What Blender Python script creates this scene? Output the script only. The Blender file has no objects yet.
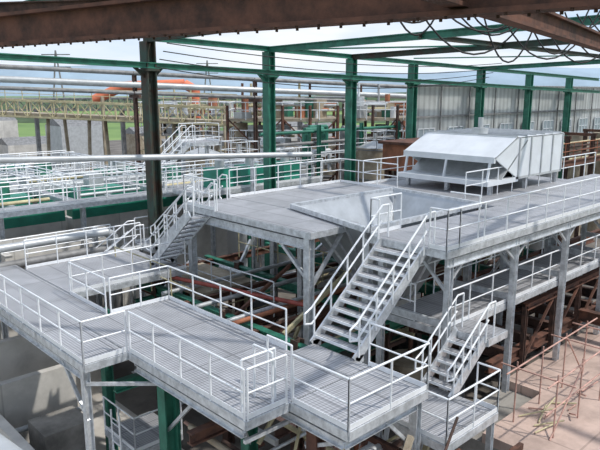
import bpy, math, random
from mathutils import Vector, Matrix
random.seed(7)

# ------------------------------------------------------------------ materials
def mat(name, col, rough=.6, metal=0., var=.12, scale=3., col2=None, bump=.0, seams=None, corr=None, detail=6):
    m=bpy.data.materials.new(name); m.use_nodes=True
    nt=m.node_tree; n=nt.nodes; l=nt.links
    bs=n['Principled BSDF']; bs.inputs['Roughness'].default_value=rough; bs.inputs['Metallic'].default_value=metal
    tc=n.new('ShaderNodeTexCoord')
    no=n.new('ShaderNodeTexNoise'); no.inputs['Scale'].default_value=scale; no.inputs['Detail'].default_value=detail
    no.inputs['Roughness'].default_value=.65
    l.new(tc.outputs['Object'],no.inputs['Vector'])
    rp=n.new('ShaderNodeValToRGB')
    c2=col2 if col2 else tuple(max(0,c*(1-var*2.2)) for c in col)
    rp.color_ramp.elements[0].position=.36; rp.color_ramp.elements[0].color=(*c2,1)
    rp.color_ramp.elements[1].position=.62; rp.color_ramp.elements[1].color=(*col,1)
    l.new(no.outputs['Fac'],rp.inputs['Fac'])
    out=rp.outputs['Color']
    if seams:
        br=n.new('ShaderNodeTexBrick'); br.inputs['Scale'].default_value=1.
        br.inputs['Brick Width'].default_value=seams[0]; br.inputs['Row Height'].default_value=seams[1]
        br.inputs['Mortar Size'].default_value=seams[2]; br.offset=0.
        br.inputs['Color1'].default_value=(1,1,1,1); br.inputs['Color2'].default_value=(.86,.86,.86,1)
        br.inputs['Mortar'].default_value=(seams[3],)*3+(1,)
        l.new(tc.outputs['Object'],br.inputs['Vector'])
        mx=n.new('ShaderNodeMix'); mx.data_type='RGBA'; mx.blend_type='MULTIPLY'; mx.inputs['Factor'].default_value=1.
        l.new(out,mx.inputs['A']); l.new(br.outputs['Color'],mx.inputs['B']); out=mx.outputs['Result']
    l.new(out,bs.inputs['Base Color'])
    if bump:
        b=n.new('ShaderNodeBump'); b.inputs['Strength'].default_value=bump; b.inputs['Distance'].default_value=.05
        l.new(no.outputs['Fac'],b.inputs['Height']); l.new(b.outputs['Normal'],bs.inputs['Normal'])
    return m
GALV=mat('galvanised_steel',(.70,.73,.76),.36,.4,.16,5)
RAILM=mat('galvanised_handrail',(.88,.90,.92),.35,.15,.05,5)
GRATE=mat('steel_grating',(.55,.555,.58),.5,.2,.10,1.2,seams=(1.0,2.4,.025,.55))
def add_bars(m,scale,lo,d='X'):
    nt=m.node_tree;n=nt.nodes;l=nt.links;bs=n['Principled BSDF']
    src=bs.inputs['Base Color'].links[0].from_socket
    tc=n.new('ShaderNodeTexCoord');w=n.new('ShaderNodeTexWave');w.inputs['Scale'].default_value=scale;w.bands_direction=d
    l.new(tc.outputs['Object'],w.inputs['Vector'])
    r=n.new('ShaderNodeValToRGB');r.color_ramp.elements[0].color=(lo,lo,lo,1);r.color_ramp.elements[0].position=.2;r.color_ramp.elements[1].position=.6
    l.new(w.outputs['Fac'],r.inputs['Fac'])
    mx=n.new('ShaderNodeMix');mx.data_type='RGBA';mx.blend_type='MULTIPLY';mx.inputs['Factor'].default_value=1
    l.new(src,mx.inputs['A']);l.new(r.outputs['Color'],mx.inputs['B']);l.new(mx.outputs['Result'],bs.inputs['Base Color'])
add_bars(GRATE,4.0,.62,'X'); add_bars(GRATE,2.6,.8,'Y')
GREEN=mat('green_painted_steel',(.035,.20,.135),.5,.0,.2,2,col2=(.02,.11,.075))
DKGREEN=mat('rust_stained_green_steel',(.03,.065,.05),.7,.0,.2,1.6,col2=(.05,.028,.018))
RUST=mat('rusty_steel',(.17,.075,.048),.85,.0,.3,2.2,col2=(.06,.032,.024),bump=.3)
DRUST=mat('dark_rusty_steel',(.11,.06,.045),.85,.0,.3,3,col2=(.035,.024,.02))
ORUST=mat('orange_rust_steel',(.42,.16,.085),.8,0,.3,1.5,col2=(.22,.09,.05))
ORANGE=mat('orange_red_duct_paint',(.80,.22,.11),.6,0,.1,1.0)
TAN=mat('tan_weathered_steel',(.44,.38,.29),.8,0,.3,1.0,col2=(.23,.18,.12))
YEL=mat('faded_yellow_steel',(.62,.55,.34),.7,0,.2,1.5)
CONC=mat('concrete',(.62,.60,.56),.9,0,.12,.8,bump=.2,seams=(3,30,.03,.75))
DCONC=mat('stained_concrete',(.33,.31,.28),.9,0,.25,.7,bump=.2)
PINK=mat('pinkish_concrete',(.60,.45,.38),.9,0,.15,.9,bump=.2,seams=(4.,3.,.03,.7))
GRND=mat('plant_yard_ground',(.20,.18,.16),.95,0,.3,.35,col2=(.08,.07,.06),bump=.3)
YARD=mat('pale_yard_concrete',(.60,.575,.53),.95,0,.3,.5,col2=(.42,.39,.35),bump=.3)
BLUEW=mat('hopper_plate_steel',(.46,.49,.52),.35,.35,.10,1.0)
WHITE=mat('white_sheet_metal',(.72,.75,.78),.45,.1,.06,1.0)
PIPE=mat('grey_pipe_metal',(.52,.54,.55),.45,.3,.1,2)
PIPED=mat('weathered_pipe',(.28,.28,.28),.6,.2,.2,2)
TEAL=mat('green_tank_paint',(.02,.25,.17),.5,0,.15,1.2)
SCAF=mat('scaffold_tube_rust',(.66,.40,.33),.7,.1,.2,3)
REDP=mat('red_oxide_pipe',(.36,.08,.06),.6,0,.2,3)
WALLM=mat('corrugated_sheeting',(.74,.76,.74),.6,0,.10,.5,seams=(30,2.9,.06,.6))
add_bars(WALLM,.55,.78)
GLASS=mat('dusty_window_glazing',(.30,.36,.40),.3,0,.1,2)
BLACK=mat('black_cable',(.02,.02,.02),.6)
GRASS=mat('green_field',(.20,.30,.09),1,0,.2,.02,col2=(.09,.17,.05))
FOREST=mat('distant_trees',(.10,.15,.08),1,0,.2,.05)
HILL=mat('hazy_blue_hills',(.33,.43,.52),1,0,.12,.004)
DARK=mat('dark_machinery',(.05,.05,.048),.8,0,.3,2)

# ------------------------------------------------------------------ mesh builder
class B:
    def __init__(s,name): s.n=name; s.v=[]; s.f=[]; s.mi=[]; s.mats=[]; s.sm=[]
    def _m(s,m):
        if m not in s.mats: s.mats.append(m)
        return s.mats.index(m)
    def add(s,vs,fs,m,smooth=False):
        o=len(s.v); s.v+= [tuple(v) for v in vs]; i=s._m(m)
        for f in fs: s.f.append(tuple(o+k for k in f)); s.mi.append(i); s.sm.append(smooth)
    def box(s,x0,x1,y0,y1,z0,z1,m):
        vs=[(x,y,z) for z in (z0,z1) for y in (y0,y1) for x in (x0,x1)]
        s.add(vs,[(0,2,3,1),(4,5,7,6),(0,1,5,4),(2,6,7,3),(0,4,6,2),(1,3,7,5)],m)
    def bar(s,p,q,w,h,m,up=(0,0,1)):
        p=Vector(p);q=Vector(q);d=(q-p)
        if d.length<1e-5: return
        d.normalize(); u=Vector(up)
        if abs(d.dot(u))>.98: u=Vector((1,0,0))
        r=d.cross(u).normalized(); u=r.cross(d).normalized()
        vs=[]
        for c in (p,q):
            for a,b in ((-1,-1),(1,-1),(1,1),(-1,1)): vs.append(c+r*w/2*a+u*h/2*b)
        s.add(vs,[(3,2,1,0),(4,5,6,7),(0,1,5,4),(1,2,6,5),(2,3,7,6),(3,0,4,7)],m)
    def ibeam(s,p,q,w,h,m,up=(0,0,1),t=.03):
        p=Vector(p);q=Vector(q);d=(q-p).normalized();u=Vector(up)
        if abs(d.dot(u))>.98: u=Vector((1,0,0))
        r=d.cross(u).normalized();u=r.cross(d).normalized()
        for k in (-1,1): s.bar(p+u*k*(h/2-t/2),q+u*k*(h/2-t/2),w,t,m,u)
        s.bar(p,q,t,h-2*t,m,u)
    def tube(s,p,q,r,m,n=8):
        p=Vector(p);q=Vector(q);d=q-p
        if d.length<1e-5: return
        d.normalize();u=Vector((0,0,1))
        if abs(d.dot(u))>.98:u=Vector((1,0,0))
        a=d.cross(u).normalized();b=a.cross(d)
        vs=[];fs=[]
        for c in (p,q):
            for i in range(n):
                t=2*math.pi*i/n; vs.append(c+a*r*math.cos(t)+b*r*math.sin(t))
        for i in range(n): fs.append((i,(i+1)%n,n+(i+1)%n,n+i))
        s.add(vs,fs,m,True)
        s.add(vs,[tuple(range(n-1,-1,-1)),tuple(range(n,2*n))],m)
    def path(s,pts,r,m,n=8):
        for i in range(len(pts)-1): s.tube(pts[i],pts[i+1],r,m,n)
    def cyl(s,x,y,z0,z1,r,m,n=28,r2=None):
        r2=r if r2 is None else r2
        vs=[(x+r*math.cos(6.28318*i/n),y+r*math.sin(6.28318*i/n),z0) for i in range(n)]+[(x+r2*math.cos(6.28318*i/n),y+r2*math.sin(6.28318*i/n),z1) for i in range(n)]
        s.add(vs,[(i,(i+1)%n,n+(i+1)%n,n+i) for i in range(n)],m,True)
        s.add(vs,[tuple(range(n-1,-1,-1)),tuple(range(n,2*n))],m)
    # ---- plant-specific parts
    def rail(s,pts,m=None,h=1.1,sp=1.25,r=.026,toe=True):
        m=m or RAILM
        for i in range(len(pts)-1):
            p=Vector(pts[i]);q=Vector(pts[i+1]);L=(q-p).length
            k=max(1,round(L/sp)); up=Vector((0,0,h))
            s.tube(p+up,q+up,r,m,6); s.tube(p+up*.53,q+up*.53,r*.8,m,6)
            for j in range(k+1):
                c=p.lerp(q,j/k); s.tube(c-Vector((0,0,.1)),c+up,r,m,6)
            if toe: s.bar(p+Vector((0,0,.07)),q+Vector((0,0,.07)),.012,.12,m)
    def deck(s,x0,x1,y0,y1,z,fr=.2,beams=True):
        s.box(x0,x1,y0,y1,z-.04,z,GRATE)
        zc=z-fr/2-.01
        for p,q in (((x0,y0),(x1,y0)),((x1,y0),(x1,y1)),((x1,y1),(x0,y1)),((x0,y1),(x0,y0))):
            s.bar((*p,zc),(*q,zc),.07,fr,GALV)
        if beams:
            L=(x1-x0); k=max(1,int(L/1.5))
            for i in range(1,k): s.bar((x0+L*i/k,y0,z-.14),(x0+L*i/k,y1,z-.14),.08,.16,GALV)
            W=(y1-y0); k=max(1,int(W/1.5))
            for i in range(1,k): s.bar((x0,y0+W*i/k,z-.14),(x1,y0+W*i/k,z-.14),.08,.16,GALV)
    def stair(s,p,q,width,n,side):
        p=Vector(p);q=Vector(q);d=q-p;hd=Vector((d.x,d.y,0)).normalized();sd=Vector((-hd.y,hd.x,0))
        for k in (-1,1):
            o=sd*k*width/2
            s.bar(p+o,q+o,.05,.28,GALV)
            s.bar(p+o,p+o+hd*.3,.05,.2,GALV)
        for i in range(1,n):
            c=p.lerp(q,i/n)
            s.bar(c-sd*(width/2-.03),c+sd*(width/2-.03),.25,.04,GRATE)
            s.bar(c-sd*width/2-hd*.13-Vector((0,0,.01)),c+sd*width/2-hd*.13-Vector((0,0,.01)),.025,.07,RAILM)
        for k in side:
            o=sd*k*(width/2+.04); up=Vector((0,0,1.0))
            for e in (1.,.55): s.tube(p+o+up*e,q+o+up*e,.028,RAILM,6)
            for j in range(5):
                c=p.lerp(q,(j+.15)/4.4); s.tube(c+o,c+o+up,.028,RAILM,6)
            s.path([p+o+up,p+o+up-hd*.25-Vector((0,0,.12)),p+o+up*.6-hd*.25,p+o+up*.55],.028,RAILM,6)
            s.path([q+o+up,q+o+up+hd*.3,q+o+hd*.3],.028,RAILM,6)
    def done(s,parent=None):
        me=bpy.data.meshes.new(s.n); me.from_pydata(s.v,[],s.f)
        for m in s.mats: me.materials.append(m)
        me.polygons.foreach_set('material_index',s.mi); me.polygons.foreach_set('use_smooth',s.sm)
        me.update(); ob=bpy.data.objects.new(s.n,me); bpy.context.scene.collection.objects.link(ob)
        if parent: ob.parent=parent
        return ob

def W(X,Y,z):            # bearing frame (right, forward) -> plant grid
    return (.7266*X+.6871*Y, -.6871*X+.7266*Y, z)

ZL,ZU,ZB=5.5,7.9,12.
# ------------------------------------------------------------------ ground / landscape
g=B('ground'); g.box(-60,130,-40,150,-.3,0,GRND); g.done()
g=B('yard_floor'); g.box(-8,10.5,10,27,0,.05,YARD); g.done()
g=B('green_field'); c=W(0,900,0); g.box(c[0]-1500,c[0]+1500,c[1]-1500,c[1]+1500,-.8,-.4,GRASS); g.done()
def ridge(name,Y,x0,x1,base,amp,m,n=90,seed=1,dy=60):
    random.seed(seed); ph=[random.uniform(0,6.28) for _ in range(6)]
    b=B(name); vs=[]
    for i in range(n+1):
        x=x0+(x1-x0)*i/n; t=i/n
        h=base+amp*(.5*math.sin(t*5+ph[0])+.25*math.sin(t*13+ph[1])+.12*math.sin(t*31+ph[2])+.08*math.sin(t*77+ph[3]))
        vs+= [W(x,Y,-.35),W(x,Y+dy*.5,h*.75),W(x,Y+dy,h),W(x,Y+dy*2,-.35)]
    fs=[(4*i+k,4*i+4+k,4*i+5+k,4*i+1+k) for i in range(n) for k in range(3)]
    b.add(vs,fs,m,True); return b.done()
ridge('distant_hills',1900,-1900,1500,90,26,HILL,seed=3,dy=200)
ridge('distant_tree_line',420,-420,300,9,3.5,FOREST,seed=5,dy=20,n=200)
ridge('distant_tree_line',260,-260,200,3.0,2.0,FOREST,seed=8,dy=10,n=200)

# ------------------------------------------------------------------ lower galvanised walkway
b=B('lower_galvanised_walkway')
b.deck(7.2,10.2,9.2,16.9,ZL)
b.deck(8.4,11.0,7.5,9.15,ZL); b.deck(10.25,11.0,9.2,11.1,ZL)
b.deck(6.0,8.1,16.95,24.5,ZL); b.deck(6.0,7.15,14.0,16.9,ZL)
b.deck(8.15,12.6,19.6,23.6,ZL)
b.rail([(7.2,9.25,ZL),(7.2,13.9,ZL)]); b.rail([(6.0,14.0,ZL),(7.15,14.0,ZL)]); b.rail([(6.0,14.0,ZL),(6.0,24.5,ZL)])
b.rail([(7.25,9.2,ZL),(8.3,9.2,ZL)]); b.rail([(8.4,9.1,ZL),(8.4,7.5,ZL),(11.0,7.5,ZL),(11.0,9.2,ZL)])
b.rail([(10.2,11.3,ZL),(10.2,16.9,ZL),(8.2,16.9,ZL)]); b.rail([(8.1,17.0,ZL),(8.1,19.5,ZL)])
b.rail([(8.2,19.6,ZL),(12.6,19.6,ZL)]); b.rail([(8.2,23.6,ZL),(13.0,23.6,ZL)])
for s0,t0,s1,t1 in ((7.3,9.45,8.2,9.45),(8.55,9.3,8.55,10.1),(8.0,9.3,8.0,9.9)):
    b.path([(s0,t0,ZL),(s0,t0,ZL+1.2),(s1,t1,ZL+1.2),(s1,t1,ZL)],.028,RAILM,6)
for s0,t0 in ((6.1,14.2),(6.1,24.3),(10.1,16.7),(8.0,24.3),(10.9,7.7),(12.4,19.8),(12.4,23.4)):
    b.ibeam((s0,t0,0),(s0,t0,ZL-.2),.18,.18,GALV,t=.02); b.box(s0-.2,s0+.2,t0-.2,t0+.2,0.05,.08,GALV)
for p,q in (((7.3,9.4,ZL-.4),(7.3,13.8,ZL-.4)),((7.3,13.8,ZL-.4),(10.1,16.7,ZL-.4)),((6.1,14.2,ZL-.4),(6.1,24.3,ZL-.4)),((10.1,9.4,ZL-.4),(10.1,16.7,ZL-.4)),((8.5,7.7,ZL-.4),(10.9,7.7,ZL-.4)),((8.5,7.7,ZL-.4),(8.5,11,ZL-.4))):
    b.ibeam(p,q,.14,.2,GALV,t=.02)
for p,q in (((7.6,12.9,3.6),(7.6,11.4,5.1)),((6.1,14.2,3.9),(6.1,15.5,5.1)),((7.3,9.4,5.15),(8.7,11,3.6)),((8.5,7.7,5.15),(8.7,9,4.4)),((7.3,9.4,4.9),(10.1,9.4,4.9)),((6.1,14.2,4.9),(7.5,12.9,4.9)),((10.9,7.7,4.0),(9.8,7.7,5.1))):
    b.bar(p,q,.08,.08,GALV)
b.done()

b=B('main_stair_flight'); b.stair((11.0,10.4,ZL-.02),(13.8,10.4,ZU-.05),1.5,12,(-1,1)); b.done()

# ------------------------------------------------------------------ upper walkway
b=B('upper_galvanised_walkway')
b.deck(13.8,33,9.0,11.6,ZU); b.deck(20.9,33,11.65,13.0,ZU,beams=False)
b.rail([(14.4,9.0,ZU),(33,9.0,ZU)]); b.rail([(13.8,9.55,ZU),(13.8,9.0,ZU),(14.4,9.0,ZU)])
b.rail([(13.8,11.3,ZU),(13.8,11.6,ZU),(15.2,11.6,ZU)])
b.rail([(21,13.0,ZU),(33,13.0,ZU)],toe=False)
b.path([(15.4,9.05,ZU),(15.4,9.05,ZU+1.3),(15.4,10.0,ZU+1.3)],.026,RAILM,6)
for i in range(6):
    s0=14.2+3.6*i
    for t0 in (9.15,11.45):
        b.ibeam((s0,t0,2.5 if s0>14.5 else 0),(s0,t0,ZU-.2),.18,.18,GALV,t=.02)
    b.bar((s0,9.15,ZU-1.3),(s0,10.2,ZU-.3),.08,.08,GALV); b.bar((s0,9.15,ZL+.2),(s0,11.45,ZL+.2),.1,.2,GALV)
    if i<5:
        b.bar((s0,9.15,ZU-1.0),(s0+.9,9.15,ZU-.3),.07,.07,GALV); b.bar((s0,9.15,ZU-1.0),(s0-.9 if i else s0,9.15,ZU-.3),.07,.07,GALV)
b.ibeam((14,9.1,ZU-.38),(33,9.1,ZU-.38),.16,.24,GALV,t=.02); b.ibeam((14,11.5,ZU-.42),(33,11.5,ZU-.42),.16,.3,GALV,t=.02)
b.done()

b=B('mid_level_galvanised_walkway')
b.deck(14.3,27,9.3,11.4,ZL)
b.rail([(14.3,9.3,ZL),(27,9.3,ZL)]); b.rail([(14.3,11.4,ZL),(27,11.4,ZL)],toe=False); b.rail([(14.3,10.3,ZL),(14.3,11.4,ZL)])
b.done()
b=B('small_lower_landing')
b.deck(11.1,13.3,7.0,9.1,4.3); b.rail([(11.1,7.0,4.3),(13.3,7.0,4.3),(13.3,7.6,4.3)]); b.rail([(11.1,7.0,4.3),(11.1,9.0,4.3)])
for s0,t0 in ((11.2,7.1),(13.2,7.1),(13.2,9.0),(11.2,9.0)): b.ibeam((s0,t0,0),(s0,t0,4.1),.14,.14,GALV,t=.02)
b.done()
b=B('short_stair_flight'); b.stair((13.0,8.6,4.3),(14.6,8.6,ZL),.9,6,(-1,1))
b.deck(14.6,15.6,8.1,9.25,ZL); b.done()

# ------------------------------------------------------------------ upper left deck
b=B('upper_left_deck')
b.deck(12.8,15.0,13.1,19.8,ZU); b.deck(15.05,21.3,16.5,19.8,ZU)
b.rail([(14.9,19.8,ZU),(21.3,19.8,ZU)]); b.rail([(12.8,17.9,ZU),(12.8,19.8,ZU),(13.2,19.8,ZU)]) ; b.rail([(21.3,19.8,ZU),(21.3,16.5,ZU)])
for s0,t0 in ((12.95,13.3),(12.95,19.6),(17,19.6),(21.1,19.6),(21.1,16.5)):
    b.ibeam((s0,t0,0),(s0,t0,ZU-.2),.24,.24,GALV,t=.02)
b.bar((12.95,13.3,ZU-1.6),(12.95,14.9,ZU-.3),.1,.1,GALV); b.bar((12.95,13.3,ZU-1.9),(14.4,13.3,ZU-.3),.1,.1,GALV)
b.ibeam((12.9,13.2,ZU-.42),(12.9,19.7,ZU-.42),.16,.3,GALV,t=.02)
b.done()
b=B('left_stair_flight'); b.stair((14,23.2,ZL),(14,19.85,ZU-.05),1.1,12,(-1,1)); b.deck(13.3,14.7,23.2,24.6,ZL); b.rail([(13.3,24.6,ZL),(14.7,24.6,ZL),(14.7,23.2,ZL)])
for s0 in (13.4,14.6): b.ibeam((s0,24.4,0),(s0,24.4,ZL-.1),.16,.16,GALV,t=.02)
b.done()
b=B('left_stair_flight'); b.stair((9.6,24.6,3.2),(12.9,24.1,ZL),1.0,11,(-1,1))
b.deck(8.4,9.6,24,25.4,3.2); b.ibeam((9,24.7,0),(9,24.7,3),.16,.16,GALV); b.done()
b=B('left_stair_flight'); b.stair((12.4,21.0,ZL),(12.4,18.2,ZU-.05),.9,11,(-1,1)); b.done()

# ------------------------------------------------------------------ hopper
b=B('steel_feed_hopper')
R=[(13.9,11.85),(15.0,16.3),(20.8,16.3),(20.2,11.85)]; zr=ZU+.12
Bt=[(16.2,12.9),(16.4,14.0),(18.0,14.0),(18.0,12.9)]; zb=ZU-3.0
def ringshell(R,z1,Bt,z0,m):
    n=len(R); cx=sum(p[0] for p in R)/n; cy=sum(p[1] for p in R)/n
    def ins(P,k): return [(x+(cx-x)*k,y+(cy-y)*k) for x,y in P]
    Ri=ins(R,.02);Bi=ins(Bt,.06)
    vs=[(x,y,z1) for x,y in R]+[(x,y,z0) for x,y in Bt]+[(x,y,z1) for x,y in Ri]+[(x,y,z0) for x,y in Bi]
    fs=[]
    for i in range(n):
        j=(i+1)%n
        fs+=[(i,j,n+j,n+i),(2*n+i,3*n+i,3*n+j,2*n+j),(i,2*n+i,2*n+j,j),(n+i,n+j,3*n+j,3*n+i)]
    b.add(vs,fs,m)
ringshell(R,zr,Bt,zb,BLUEW)
for i in range(4):
    p=R[i];q=R[(i+1)%4]; b.bar((*p,zr),(*q,zr),.14,.16,GALV)
    u=Bt[i];w=Bt[(i+1)%4]
    b.bar((p[0]*.98+.35,p[1]*.98+.28,zr-.06),(u[0],u[1],zb+.1),.05,.05,PIPED)   # weld seam at each corner
    for k in (.25,.5,.75):
        b.bar((p[0]+(q[0]-p[0])*k,p[1]+(q[1]-p[1])*k,zr-.08),(u[0]+(w[0]-u[0])*k,u[1]+(w[1]-u[1])*k,zb),.05,.1,GALV)
b.box(16.1,18.1,12.8,14.1,zb-1.0,zb,PIPE)
for p in ((14.3,12.1),(15.2,16.0),(20,12.1),(20.4,16)): b.ibeam((*p,0),(*p,zr-.1),.22,.22,GALV,t=.02)
b.bar((14.3,12.1,ZU-.3),(15.6,13.0,4.6),.12,.12,GALV)
b.done()

# ------------------------------------------------------------------ feeder machine (white hood)
b=B('white_feeder_machine')
s0,t0,t1=22.9,12.9,17.4
prof=[(s0,9.4),(s0+1.7,10.15),(s0+6,10.15),(s0+6,8.5),(s0+1.8,8.5)]
n=len(prof)
for ta,tb in ((t0,t0+.06),(t1-.06,t1)):
    b.add([(x,ta,z) for x,z in prof]+[(x,tb,z) for x,z in prof],[tuple(range(n)),tuple(range(2*n-1,n-1,-1))]+[(i,n+i,n+(i+1)%n,(i+1)%n) for i in range(n)],WHITE)
def slab(p,q,th,m):
    b.bar(((p[0]),(t0+t1)/2,p[1]),((q[0]),(t0+t1)/2,q[1]),t1-t0,th,m)
slab((s0+.0,9.4),(s0+1.7,10.15),.06,WHITE); slab((s0+1.6,10.15),(s0+6,10.15),.06,WHITE)
b.box(s0+5.95,s0+6.0,t0,t1,8.5,10.15,WHITE)
slab((s0+2.6,10.0),(s0+.6,8.5),.05,PIPE)
b.box(s0-.05,s0+.05,t0,t1,9.2,9.45,WHITE)
b.box(s0-.45,s0+2,t0,t1,8.3,8.5,WHITE); b.box(s0+1.8,s0+6,t0,t1,8.4,8.5,PIPE)
for t in (t0+.2,t1-.2,(t0+t1)/2):
    for s in (s0+.1,s0+3,s0+5.8): b.ibeam((s,t,ZU),(s,t,8.4),.16,.16,GALV,t=.02)
    b.bar((s0,t,9.3),(s0-.2,t,8.4),.08,.08,WHITE)
for k in range(5): b.box(s0+1.9+k,s0+1.97+k,t0-.05,t0,8.5,10.15,PIPE)
for k in range(6): b.box(s0+1.7+k*.8,s0+1.75+k*.8,t0,t1,10.18,10.24,PIPE)
b.cyl(s0+2.3,15,10.15,10.45,.35,PIPE); b.tube((s0+2.3,15,10.4),(s0+2.3,15,10.9),.12,PIPE)
b.done()
b=B('feeder_support_deck'); b.deck(21.4,30,13.05,18.5,ZU); b.rail([(21.4,18.5,ZU),(30,18.5,ZU)]); 
for s in (21.6,25.6,29.8):
    for t in (13.4,18.3): b.ibeam((s,t,0),(s,t,ZU-.2),.25,.25,GALV,t=.02)
b.done()

# ------------------------------------------------------------------ green building frame
b=B('green_building_frame')
rows=[14.0,20.6,26.6,32.2,40,47,54]
def ztop(s): return 13.75-.022*(s-14)
for i,s in enumerate(rows):
    m=DKGREEN if i==0 else GREEN
    zt=ztop(s)
    b.ibeam((s,24,0),(s,24,zt+.3),.45 if i else .55,.45,m,t=.06)
    b.box(s-.34,s+.34,23.66,24.34,zt-.9,zt-.8,m)
    b.bar((s,24,zt-1.3),(s+.8,24,zt-.6),.12,.12,m); b.bar((s,24,zt-1.3),(s-.8,24,zt-.6),.12,.12,m)
    if i in (0,1,2,4): b.ibeam((s,24.3,zt+.4),(s,-3 if i else 6,14.3),.2,.28,m if i!=2 else DKGREEN,t=.04)
b.ibeam((-4,23.8,13.5),(60,23.8,12.0),.2,.24,GREEN,t=.04)
b.ibeam((14,24,14.2),(60,24,13.1),.2,.24,GREEN,t=.04)
b.ibeam((20.4,15,14.1),(56,15,13.8),.16,.2,DKGREEN,t=.03)
for i in (1,3): 
    s=rows[i]; b.bar((s,24,14.0),(s+7,15,14.1),.07,.07,GREEN)
b.ibeam(W(-9.6,20.6,14.3),W(-1,11,14.3),.2,.3,GREEN,t=.03)
for s,t in ((30,9.8),(37,12),(33.6,17)): b.ibeam((s,t,0),(s,t,9.5),.4,.4,GREEN,t=.05)
b.ibeam((26,12.5,6.6),(44,12.5,6.6),.25,.4,GREEN,t=.04)
b.done()

b=B('overhead_rusty_beam')
b.ibeam(W(-9.6,13.9,13.0),W(5.5,4.2,13.0),.3,.5,RUST,t=.05)
p=Vector(W(-9.6,13.9,12.76));q=Vector(W(5.5,4.2,12.76))
for i in range(60):
    c=p.lerp(q,i/60)
    for o in (-.09,.09): b.cyl(c.x+o,c.y+o,12.72,12.75,.018,DRUST,n=6)
b.done()
b=B('overhead_rusty_beam'); b.ibeam(W(1.15,6.0,12.98),W(12.0,22.0,12.98),.2,.3,RUST,t=.04); b.done()
b=B('overhead_rusty_beam'); b.ibeam(W(-14,17.5,14.0),W(10,12.5,14.0),.18,.26,DRUST,t=.03); b.done()

b=B('hanging_cables')
random.seed(4)
for k in range(20):
    x0=.8+k*.5;Y=13+k*.4; L=random.uniform(1.2,3.4);sg=random.uniform(.6,1.5);pts=[]
    for i in range(13):
        t=i/12; pts.append(W(x0+L*t,Y+L*t*.3,14.15-sg*4*t*(1-t)))
    b.path(pts,.022,BLACK,5)
for k in range(4):
    pts=[]
    for i in range(17):
        t=i/16; pts.append((14+26*t,22.5+k*.3,13.9-.3*k-(.5+.1*k)*4*t*(1-t)))
    b.path(pts,.022,BLACK,5)
b.done()

# ------------------------------------------------------------------ corrugated wall
b=B('wall_back')
n=420;vs=[]
for i in range(n+1):
    s=32.9+i*.1; o=.05*(1 if i%2 else -1)
    vs+=[(s,25+o,7.2),(s,25+o,12.5)]
b.add(vs,[(2*i,2*i+2,2*i+3,2*i+1) for i in range(n)],WALLM)
for z in (10.4,12.4): b.bar((32.9,24.85,z),(74,24.85,z),.1,.12,PIPED)
for i in range(12): b.bar((33+i*3.5,24.8,7.3),(33+i*3.5,24.8,12.4),.08,.08,PIPED)
b.box(32.9,74,25.1,25.3,0,7.3,DCONC)
for i in range(10):                     # glazed strip
    s=34+i*3.5; b.box(s,s+1.9,24.82,24.9,8.3,9.6,GLASS)
    for k in range(4): b.box(s+k*.62-.03,s+k*.62+.03,24.78,24.84,8.25,9.65,WHITE)
    for z in (8.25,8.95,9.6): b.box(s-.03,s+1.93,24.78,24.84,z,z+.06,WHITE)
b.done()
b=B('rusty_bunker')
b.box(28.5,35,20.2,23.2,7.6,9.1,ORUST); b.box(28.3,35.2,20.0,23.4,9.1,9.25,RUST)
for i in range(8): b.bar((28.6+i*.9,20.15,7.6),(28.6+i*.9,20.15,9.1),.08,.12,RUST)
for s in (28.8,34.7):
    for t in (20.5,23): b.ibeam((s,t,0),(s,t,7.6),.3,.3,RUST,t=.04)
b.done()
b=B('rusty_pipe_gallery')
for k in range(5):
    b.tube((35.6,18.2+k*.4,7.6+k*.2),(60,18.2+k*.4,7.6+k*.2),.08,random.choice([ORUST,RUST,PIPE,DRUST,YEL]))
for s in (36,41,45,50,55):
    b.ibeam((s,18,0),(s,18,9.2),.25,.25,DRUST,t=.04); b.ibeam((s,20.6,0),(s,20.6,9.2),.25,.25,DRUST,t=.04); b.bar((s,17.8,9.1),(s,20.8,9.1),.2,.2,RUST)
    b.cyl(s+1.5,21.8,0,8.6,.8,random.choice([TAN,PIPE,ORUST]),n=16)
for z in (5.5,7.5): b.ibeam((35.6,17.6,z),(58,17.6,z),.25,.35,RUST,t=.04)
b.rail([(36,17.5,7.7),(58,17.5,7.7)],m=ORUST,toe=False)
b.done()

# ------------------------------------------------------------------ left tanks and walkways
random.seed(21)
for j,t0 in enumerate((29.3,36.0,43.0)):
    for i in range(4 if j<2 else 3):
        s0=3+i*4.8
        b=B('process_tank_cell')
        t1=t0+4.5; zt=6.5
        b.box(s0,s0+4.4,t0,t0+.2,0,zt-.55,CONC); b.box(s0,s0+4.4,t1-.2,t1,0,zt-.55,CONC)
        b.box(s0,s0+.2,t0+.2,t1-.2,0,zt-.55,CONC); b.box(s0+4.2,s0+4.4,t0+.2,t1-.2,0,zt-.55,CONC)
        b.box(s0+.2,s0+4.2,t0+.2,t1-.2,0,5.0,DARK)
        for ta,tb in ((t0,t0+.15),(t1-.15,t1)): b.box(s0,s0+4.4,ta,tb,zt-.55,zt,TEAL)
        b.box(s0+.9,s0+3.5,t0+1.6,t0+2.9,5.0,zt+.6,TEAL if (i+j)%3 else GALV)
        b.box(s0+1.8,s0+2.6,t0+1.9,t0+2.6,zt+.6,7.8,GREEN if (i+j)%2 else PIPE); b.bar((s0+2.2,t0,6.75),(s0+2.2,t1,6.75),.3,.2,GALV)
        b.tube((s0+.6,t0+.5,7.0),(s0+3.9,t0+.5,7.0),.09,random.choice([PIPE,YEL,PIPE]))
        b.tube((s0+.6,t0+.5,5),(s0+.6,t0+.5,7.6),.08,PIPE)
        b.rail([(s0+.1,t0+3.6,6.6),(s0+4.3,t0+3.6,6.6)],sp=1.4,r=.028,toe=False)
        b.done()
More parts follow.
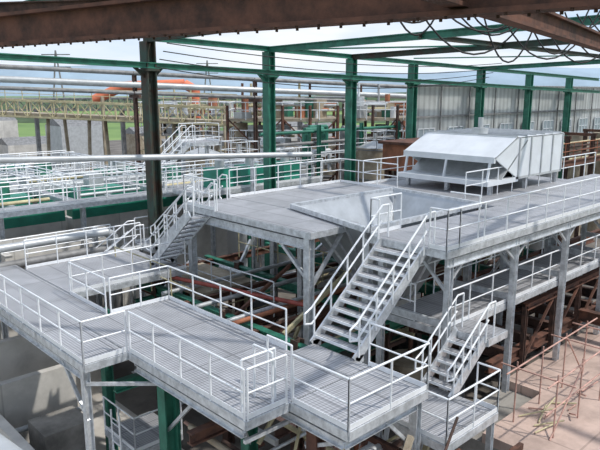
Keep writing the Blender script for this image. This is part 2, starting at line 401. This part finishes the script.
b=B('tank_farm_walkway')
for t0,sm in ((27.6,23),(34.2,22),(41.0,18),(48,14)):
    b.deck(1,sm,t0,t0+1.3,7.0,beams=False)
    b.rail([(1,t0,7),(sm,t0,7)],sp=1.6,r=.03); b.rail([(1,t0+1.3,7),(sm,t0+1.3,7)],sp=1.6,r=.03,toe=False)
    for i in range(6): b.ibeam((1.5+3.7*i,t0+.6,0),(1.5+3.7*i,t0+.6,6.8),.2,.2,GALV)
for s0,tm in ((7.5,47.9),(12.3,47.9),(17.2,41)):
    b.deck(s0-.1,s0+.3,28.95,tm,7.0,beams=False); b.rail([(s0-.1,28.9,7),(s0-.1,tm,7)],sp=1.6,r=.03,toe=False);b.rail([(s0+.4,28.9,7),(s0+.4,tm,7)],sp=1.6,r=.03,toe=False)
b.deck(18,23,28.95,30.5,7.0,beams=False); b.rail([(23,27.6,7),(23,30.5,7),(18,30.5,7)],r=.03)
b.stair((19,32.8,7.0),(21.5,32.8,9.0),.9,9,(-1,1)); b.deck(21.5,23.5,32.2,33.6,9.0,beams=False); b.rail([(21.5,33.6,9),(23.5,33.6,9),(23.5,32.2,9)])
for s in (21.6,23.4): b.ibeam((s,33.4,0),(s,33.4,8.8),.2,.2,GALV)
b.done()
b=B('green_pump_platform')
b.deck(17,25.6,25.2,27.3,7.2,beams=False); b.rail([(17,25.2,7.2),(25.6,25.2,7.2)],r=.028); b.rail([(17,27.3,7.2),(25.6,27.3,7.2)],r=.028,toe=False)
for s in (17.2,21,25.4): b.ibeam((s,26.2,0),(s,26.2,7),.2,.2,GREEN)
for s in (18.5,20.5,23): b.box(s,s+1.2,25.6,26.8,7.2,8.2,TEAL); b.cyl(s+.6,26.2,8.2,8.6,.25,PIPE,n=12)
b.done()
b=B('process_pipe_manifold')
for i in range(9):
    s=24+i*1.15; t=28.6+(i%3)*.8; h=random.uniform(8,10.4); m=random.choice([PIPE,GALV,WHITE,GREEN,YEL,PIPED])
    b.path([(s,t,0),(s,t,h),(s+1.6,t,h),(s+1.6,t,h-1.4)],random.uniform(.09,.17),m,10)
for z,m in ((7.6,PIPE),(8.2,GALV),(8.9,PIPED),(9.6,GREEN)): b.tube((23.5,28.2,z),(36,28.2,z),.1,m)
for s in (24,28,32,36): b.ibeam((s,27.9,0),(s,27.9,10),.2,.2,GREEN)
b.rail([(23.5,27.8,7.6),(36,27.8,7.6)],toe=False)
b.done()
b=B('concrete_settling_tank')
for t0,t1,z in ((26.2,26.5,5.0),(27.2,27.45,5.9)): b.box(-6,13.2,t0,t1,0,z,CONC)
for i in range(6): b.box(-6+i*3.6,-5.7+i*3.6,26.5,27.2,0,5.4,CONC)
b.rail([(-2,26.35,5.0),(13,26.35,5.0)],r=.028,toe=False)
b.done()

b=B('pipe_rack')
for t,z,r,m in ((25.0,6.1,.16,PIPE),(25.45,6.0,.12,PIPE),(24.95,5.4,.18,PIPED),(24.9,4.7,.12,ORUST),(25.5,5.2,.1,YEL)):
    b.tube((-4,t,z),(12.2,t,z),r,m,12)
    b.path([(12.2,t,z),(12.5,t,z-.2),(12.5,t,1)],r,m,12)
for s in (0,4,7.9,12): b.bar((s,24.7,5.0),(s,25.9,5.0),.15,.15,GALV); b.ibeam((s,25.8,0),(s,25.8,6.2),.2,.2,GALV)
b.done()
b=B('long_grey_pipe'); b.tube(W(-12.5,21.8,9.65),W(.5,29,9.2),.12,PIPE,12)
for k in (.1,.8):
    p=Vector(W(-12.5,21.8,9.6)).lerp(Vector(W(.5,29,9.2)),k); b.ibeam((p.x,p.y,0),(p.x,p.y,p.z-.1),.12,.12,GALV)
b.done()
b=B('elevated_pipeline')
for dz,r in ((0,.2),(.7,.14),(-.5,.12)):
    b.tube(W(-19,36,12.8+dz),W(10,50,11.6+dz),r,PIPED if dz else PIPE,10)
for k in (.02,.3,.55,.98):
    p=Vector(W(-19,36,12.8)).lerp(Vector(W(10,50,11.6)),k)
    b.ibeam((p.x,p.y,0),(p.x,p.y,p.z+.8),.22,.22,DRUST); b.bar((p.x,p.y-.6,p.z-.7),(p.x,p.y+.6,p.z-.7),.2,.2,DRUST)
b.done()

# ------------------------------------------------------------------ background conveyor gantry + towers
def truss(b,p,q,hh,w,m,n):
    p=Vector(p);q=Vector(q);d=(q-p).normalized();r=Vector((-d.y,d.x,0)).normalized()*w/2
    for k in (-1,1):
        for z in (0,hh): b.bar(p+r*k+Vector((0,0,z)),q+r*k+Vector((0,0,z)),.14,.14,m)
        for i in range(n):
            a=p.lerp(q,i/n)+r*k;c=p.lerp(q,(i+1)/n)+r*k
            b.bar(a,a+Vector((0,0,hh)),.08,.08,m)
            b.bar(a+(Vector((0,0,hh)) if i%2 else Vector()),c+(Vector() if i%2 else Vector((0,0,hh))),.07,.07,m)
b=B('conveyor_gantry')
p,q=W(-29,55,10.2),W(-5,52,9.4)
truss(b,p,q,1.3,2.4,YEL,22); b.bar(Vector(p)+Vector((0,0,.1)),Vector(q)+Vector((0,0,.1)),2.2,.4,TAN)
b.rail([W(-29,54,11.5),W(-5,51,10.7)],m=YEL,sp=1.5,r=.035,toe=False)
for k in (.05,.35,.5,.8,.95):
    c=Vector(p).lerp(Vector(q),k)
    for o in (-1,1): b.bar((c.x+o*1.2,c.y,0),(c.x+o*.7,c.y,c.z),.22,.22,TAN)
b.done()
b=B('conveyor_gantry'); p,q=W(-34,73,10.0),W(6,70,10.2)
truss(b,p,q,1.2,2.0,PIPED,30); b.bar(Vector(p)+Vector((0,0,1.3)),Vector(q)+Vector((0,0,1.3)),2.2,.1,PIPE)
for k in (.1,.35,.6,.85):
    c=Vector(p).lerp(Vector(q),k); b.bar((c.x,c.y,0),(c.x,c.y,c.z),.4,.4,PIPED)
b.done()
def tower(name,X0,X1,Y0,Y1,levels,m,m2,seed,nx=4):
    random.seed(seed); b=B(name)
    for i in range(nx):
        X=X0+(X1-X0)*i/(nx-1)
        for Y in (Y0,Y1): b.bar(W(X,Y,0),W(X,Y,levels[-1]+.9),.16,.16,m)
    for z in levels:
        b.add([W(X0,Y0,z),W(X1,Y0,z),W(X1,Y1,z),W(X0,Y1,z),W(X0,Y0,z-.2),W(X1,Y0,z-.2),W(X1,Y1,z-.2),W(X0,Y1,z-.2)],[(0,1,2,3),(7,6,5,4),(0,4,5,1),(1,5,6,2),(2,6,7,3),(3,7,4,0)],m2)
        b.rail([W(X1,Y1,z),W(X0,Y1,z),W(X0,Y0,z),W(X1,Y0,z)],m=YEL if int(z)%2 else RAILM,sp=1.2,r=.035,toe=False)
        for k in range(12):
            X=random.uniform(X0+.4,X1-.8);Y=random.uniform(Y0+.4,Y1-.4); r=random.uniform(.18,.5)
            x,y,_=W(X,Y,0); h=random.uniform(.5,1.7)
            mm=random.choice([m2,ORUST,PIPED,PIPE,TAN,WHITE,GREEN,GALV,PIPE])
            if k%2: b.cyl(x,y,z,z+h,r,mm,n=14)
            else: b.box(x-r,x+r,y-r,y+r,z,z+h*.8,mm)
            b.tube(W(X,Y,z+h*.6),W(min(X1,X+2),Y,z+h*.6),.1,random.choice([PIPE,GALV,ORUST,YEL]))
            if k%3==0: b.tube((x,y,z),(x,y,z+2.4),.09,random.choice([PIPE,RUST,YEL,WHITE]))
    for i in range(len(levels)-1):
        for j in range(nx-1):
            xa=X0+(X1-X0)*j/(nx-1);xb=X0+(X1-X0)*(j+1)/(nx-1)
            b.bar(W(xa,Y0,levels[i+(0 if j%2 else 1)]),W(xb,Y0,levels[i+(1 if j%2 else 0)]),.1,.1,m)
    return b.done()
tower('rusty_process_tower',-5.0,2.6,44,49,(4.5,6.5,8.3,10.2),RUST,TAN,1,5)
tower('rusty_process_tower',3.4,8.6,45,50,(6,8.2,10.2),DRUST,TAN,2)
tower('rusty_process_tower',-15,-7,59,64,(5.5,8.2,10),TAN,PIPED,3,5)
tower('rusty_process_tower',9.5,16,58,64,(5.5,8,10),ORUST,RUST,5,4)
for X,Y,r,h in ((-3.8,39.5,1.2,7.9),(-.6,38.9,1.1,7.6),(5,42.3,1.3,8.4),(-6.5,42,1.3,8)):
    b=B('storage_tank'); x,y,_=W(X,Y,0); m=random.choice([WHITE,PIPE,TAN]); b.cyl(x,y,0,h,r,m); b.cyl(x,y,h,h+.4,r,PIPE,r2=.2)
    for z in (h*.5,h*.75,h-.15): b.cyl(x,y,z,z+.08,r+.04,PIPED)
    b.tube((x,y,h),(x,y,h+.9),.1,PIPE)
    b.rail([(x-r*.7,y-r*.7,h),(x+r*.7,y-r*.7,h),(x+r*.7,y+r*.7,h),(x-r*.7,y+r*.7,h),(x-r*.7,y-r*.7,h)],sp=.9,toe=False)
    b.done()
b=B('orange_duct')
b.path([W(-21.5,67,11.2),W(-18.3,67,12.6),W(-12,67,12.8),W(-10.9,67,12.2),W(-10.9,67,8)],.5,ORANGE,12)
for X in (-20.5,-15,-11.5): b.bar(W(X,66.6,0),W(X,66.6,11.6),.3,.3,TAN)
b.done()
random.seed(11)
b=B('distant_plant_buildings')
for i in range(16):
    X=-55+i*6.5;Y=95+random.uniform(0,40);w=random.uniform(2,5);h=random.uniform(2,7.5);x,y,_=W(X,Y,0)
    b.box(x-w,x+w,y-3,y+3,0,h,random.choice([PIPE,TAN,WHITE,CONC])); b.add([(x-w,y-3,h),(x-w,y+3,h),(x+w,y+3,h),(x+w,y-3,h),(x-w,y,h+1.2),(x+w,y,h+1.2)],[(0,3,5,4),(1,4,5,2),(0,4,1),(3,2,5)],PIPED)
b.done()
b=B('lattice_pylons')
for X,Y in ((-60,160),(-30,210),(-95,190)):
    for k in (-1,1): 
        b.bar(W(X+k*2.5,Y,0),W(X,Y,22),.3,.3,PIPED)
    for z in (8,14,18,21): b.bar(W(X-3.5,Y,z),W(X+3.5,Y,z),.25,.25,PIPED)
b.done()

# ------------------------------------------------------------------ old steelwork beneath decks
random.seed(31)
b=B('old_process_steelwork')
for s in (11.9,15.9,19.5,23.5,27.5):
    for t in (12.7,16.2,20.6): b.ibeam((s,t,0),(s,t,4.9),.3,.3,GREEN if int(s+t)%2 else DRUST,t=.04)
    b.ibeam((s,12.4,4.6),(s,23,4.6),.25,.35,GREEN,t=.04)
for t in (12.7,16.2,20.6):
    b.ibeam((11,t,4.2),(30,t,4.2),.25,.35,GREEN if t!=16.2 else RUST,t=.04); b.ibeam((11,t,2.2),(30,t,2.2),.2,.3,DRUST,t=.04)
for t in (14.4,18.2,22.4): b.ibeam((11.2,t,4.6),(24,t,4.6),.2,.3,RUST,t=.03)
for i in range(100):
    s=random.uniform(11,27);t=random.uniform(12,23.3);z=random.uniform(1,4.8);L=random.uniform(1.5,6)
    m=random.choice([PIPE,YEL,DRUST,RUST,PIPED,GALV,TAN,GREEN,RUST,YEL,GALV])
    q=(s+L,t,z) if i%3 else (s,t+L*.6,z)
    if i%4==0: q=(s+L*.6,t+.2,z+1.4)
    if i%2: b.tube((s,t,z),q,random.uniform(.04,.13),m,8)
    else: b.bar((s,t,z),q,.1,random.uniform(.1,.2),m)
for i in range(20):
    s=random.uniform(12,27);t=random.uniform(12.5,22); w=random.uniform(.5,1.3)
    b.cyl(s,t,0,random.uniform(1.,3.2),w*.7,random.choice([DARK,PIPED,TAN,DCONC,ORUST,GREEN]),n=16)
    b.tube((s,t,1),(s,t,4.2),.09,random.choice([PIPE,RUST,YEL]))
b.rail([(11.5,17.5,4.8),(11.5,23,4.8)],m=YEL,toe=False); b.rail([(15,13,4.8),(26,13,4.8)],m=TAN,toe=False)
b.rail([(11.4,14,3.0),(11.4,18.5,3.0),(16,18.5,3.0)],m=YEL,toe=False)
b.rail([(13,15,4.8),(13,22,4.8)],m=GALV,toe=False); b.rail([(17,14,4.8),(17,22,4.8)],m=YEL,toe=False)
b.tube((11.3,23.0,5.2),(13.6,14.0,5.2),.08,REDP)
for t in (14.9,15.2,17.0,19.0): b.tube((11.2,t,4.95),(22,t,4.95),.08,random.choice([PIPE,GALV,ORUST]),10)
b.box(12.5,15,18.4,22,4.6,4.8,TAN)
b.done()
b=B('old_process_steelwork')
for t in (11,14.5,18.5):
    b.ibeam((8.7,t,0),(8.7,t,5.1),.3,.3,GREEN,t=.04); b.ibeam((7,t,4.4),(12,t,4.4),.22,.3,GREEN if t>11 else RUST,t=.04)
b.ibeam((8.7,8.7,0),(8.7,8.7,5.1),.3,.3,RUST,t=.04); b.ibeam((7.6,12.9,0),(7.6,12.9,5.1),.35,.35,GREEN,t=.04)
b.ibeam((12.2,6.6,0),(12.2,6.6,3.6),.3,.3,GREEN,t=.04)
for i in range(80):
    s=random.uniform(7.8,12.5);t=random.uniform(5,13);z=random.uniform(.6,3.8);L=random.uniform(1.5,4)
    m=random.choice([PIPE,YEL,DRUST,RUST,TAN,GALV,SCAF,RUST,YEL]); q=(min(14,s+L),t,z) if i%2 else (s,t+L*.8,z)
    if i%4==0: q=(s+L*.4,t+.3,z+1.2)
    if i%3: b.tube((s,t,z),q,random.uniform(.03,.09),m,8)
    else: b.bar((s,t,z),q,.12,.16,m)
b.box(9,11,5.5,7.2,0,1.6,DARK); b.cyl(9.5,9.5,0,2.4,.9,ORUST); b.cyl(12.4,5.4,0,2.0,.8,TAN)
b.done()

# ------------------------------------------------------------------ right side slab, beams, scaffold
b=B('concrete_slab')
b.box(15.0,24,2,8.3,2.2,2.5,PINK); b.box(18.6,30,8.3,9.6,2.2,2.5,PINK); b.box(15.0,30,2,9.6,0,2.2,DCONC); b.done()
b=B('rusty_floor_beams')
for i in range(10): b.ibeam((19+i*1.8,9.9,3.2),(19+i*1.8,15.5,3.2),.25,.4,DRUST,t=.04)
for t in (9.9,12.3,15.4): b.ibeam((18,t,3.0),(40,t,3.0),.25,.4,RUST,t=.04)
for t in (9.75,12.9): b.ibeam((20,t,4.7),(40,t,4.7),.2,.25,RUST,t=.04)
for i in range(8): b.ibeam((20+i*2.2,9.75,2.5),(20+i*2.2,9.75,4.7),.16,.16,DRUST,t=.03)
for i in range(8): b.bar((20+i*2.2,9.75,2.6),(22.2+i*2.2,9.75,4.6),.08,.08,RUST)
b.ibeam((24.3,6.5,3.4),(40,6.5,3.4),.3,.45,DRUST); b.ibeam((24.3,3,3.4),(24.3,9.6,3.4),.3,.45,RUST)
for i in range(6): b.ibeam((26+i*2,2,3.1),(26+i*2,9.4,3.1),.2,.35,RUST,t=.03)
b.done()
b=B('scaffold_tubes')
for s in (16.2,17.8,19.4,21.):
    for t in (6.8,8.0): b.tube((s,t,2.5),(s,t,4.4),.025,SCAF,6)
for z in (3.4,4.2): b.tube((15.6,6.8,z),(21.8,6.8,z+.1),.025,SCAF,6)
b.tube((15.6,8,4.2),(21.8,8,4.3),.025,SCAF,6)
for s in (16.2,19.4,21): b.tube((s,6.3,4.2),(s,8.5,4.2),.025,SCAF,6)
b.tube((16,6.8,2.5),(18,6.8,4.3),.025,SCAF,6); b.tube((21,8,2.5),(19.4,8,4.3),.025,SCAF,6)
for i in range(12):
    s=random.uniform(15.3,20);t=random.uniform(7,8.2); b.tube((s,t,2.54),(s+random.uniform(-1,1.5),t+random.uniform(-.8,.3),2.54+random.uniform(0,.2)),.025,random.choice([SCAF,YEL]),6)
b.box(17.2,18.2,4.6,5.3,2.5,2.9,RUST); b.box(20.4,21.6,4.4,5.2,2.5,2.7,ORUST)
b.done()
b=B('concrete_bund')
b.box(2,2.3,17,23,0.05,2.6,CONC); b.box(2.3,8.5,20.6,20.9,0.05,2.6,CONC); b.box(5.5,5.8,16,20.6,0.05,1.8,CONC); b.box(5.8,11,22.8,23.1,0.05,3.2,CONC)
b.box(3,5.2,17.5,19.5,0.05,1.1,CONC); b.box(6.4,7.9,18.2,19.6,.05,1.6,DCONC); b.tube((2.6,19.9,1.2),(8.4,19.9,1.2),.1,PIPE); b.done()
b=B('access_platform_with_ladder')
b.deck(8.0,9.6,15.5,17.4,1.6); b.rail([(8,17.4,1.6),(8,15.5,1.6),(9.6,15.5,1.6)])
for o in (0,.5): b.tube((7.7,15.8+o,0),(7.7,15.8+o,2.8),.03,RAILM,6)
for k in range(8): b.tube((7.7,15.8,.3+k*.3),(7.7,16.3,.3+k*.3),.02,RAILM,6)
for s,t in ((8.1,15.6),(9.5,15.6),(8.1,17.3),(9.5,17.3)): b.bar((s,t,0),(s,t,1.5),.1,.1,GALV)
b.done()

b=B('viewpoint_platform')
b.box(-2,1.6,-2,1.2,9.7,9.8,GRATE)
b.tube(W(-2.42,3.02,10.87),W(.13,.90,10.87),.055,PIPE,16)
b.tube(W(-2.42,3.02,10.87),W(-2.42,3.02,0),.05,PIPE,12)
b.tube(W(.13,.90,10.87),W(.13,.90,9.8),.05,PIPE,12)
for s,t in ((-1.9,-1.9),(1.5,-1.9),(-1.9,1.1),(1.5,1.1)): b.ibeam((s,t,0),(s,t,9.7),.25,.25,RUST)
b.done()

# ------------------------------------------------------------------ light, sky, camera
w=bpy.data.worlds.new('sky'); bpy.context.scene.world=w; w.use_nodes=True
nt=w.node_tree;n=nt.nodes;l=nt.links; bg=n['Background']
tc=n.new('ShaderNodeTexCoord'); sx=n.new('ShaderNodeSeparateXYZ'); l.new(tc.outputs['Generated'],sx.inputs[0])
r=n.new('ShaderNodeValToRGB'); e=r.color_ramp.elements
e[0].position=0.; e[0].color=(.78,.85,.93,1); e[1].position=.5; e[1].color=(.32,.46,.72,1)
k=e.new(.10); k.color=(.54,.69,.89,1)
l.new(sx.outputs['Z'],r.inputs['Fac'])
mp=n.new('ShaderNodeMapping'); mp.inputs['Scale'].default_value=(2.2,2.2,9); l.new(tc.outputs['Generated'],mp.inputs[0])
no=n.new('ShaderNodeTexNoise'); no.inputs['Scale'].default_value=2.2; no.inputs['Detail'].default_value=8; l.new(mp.outputs[0],no.inputs['Vector'])
cr=n.new('ShaderNodeValToRGB'); cr.color_ramp.elements[0].position=.36; cr.color_ramp.elements[1].position=.66
l.new(no.outputs['Fac'],cr.inputs['Fac'])
mx=n.new('ShaderNodeMix'); mx.data_type='RGBA'; l.new(cr.outputs['Color'],mx.inputs['Factor']); l.new(r.outputs['Color'],mx.inputs['A']); mx.inputs['B'].default_value=(.86,.89,.93,1)
l.new(mx.outputs['Result'],bg.inputs['Color']); bg.inputs['Strength'].default_value=1.15
sd=bpy.data.lights.new('sun','SUN'); sd.energy=3.2; sd.angle=math.radians(1.5); sd.color=(1,.96,.9)
so=bpy.data.objects.new('sun',sd); bpy.context.scene.collection.objects.link(so)
so.rotation_euler=Vector((-.25,.50,-.82)).to_track_quat('-Z','Y').to_euler()
bpy.context.scene.view_settings.view_transform='Standard'
cam=bpy.data.cameras.new('camera'); co=bpy.data.objects.new('camera',cam); bpy.context.scene.collection.objects.link(co)
co.location=(0,0,ZB); co.rotation_euler=(math.radians(90-11.92),0,math.radians(-43.4))
cam.sensor_width=36; cam.lens=36*630/600; cam.clip_start=.1; cam.clip_end=6000
bpy.context.scene.camera=co
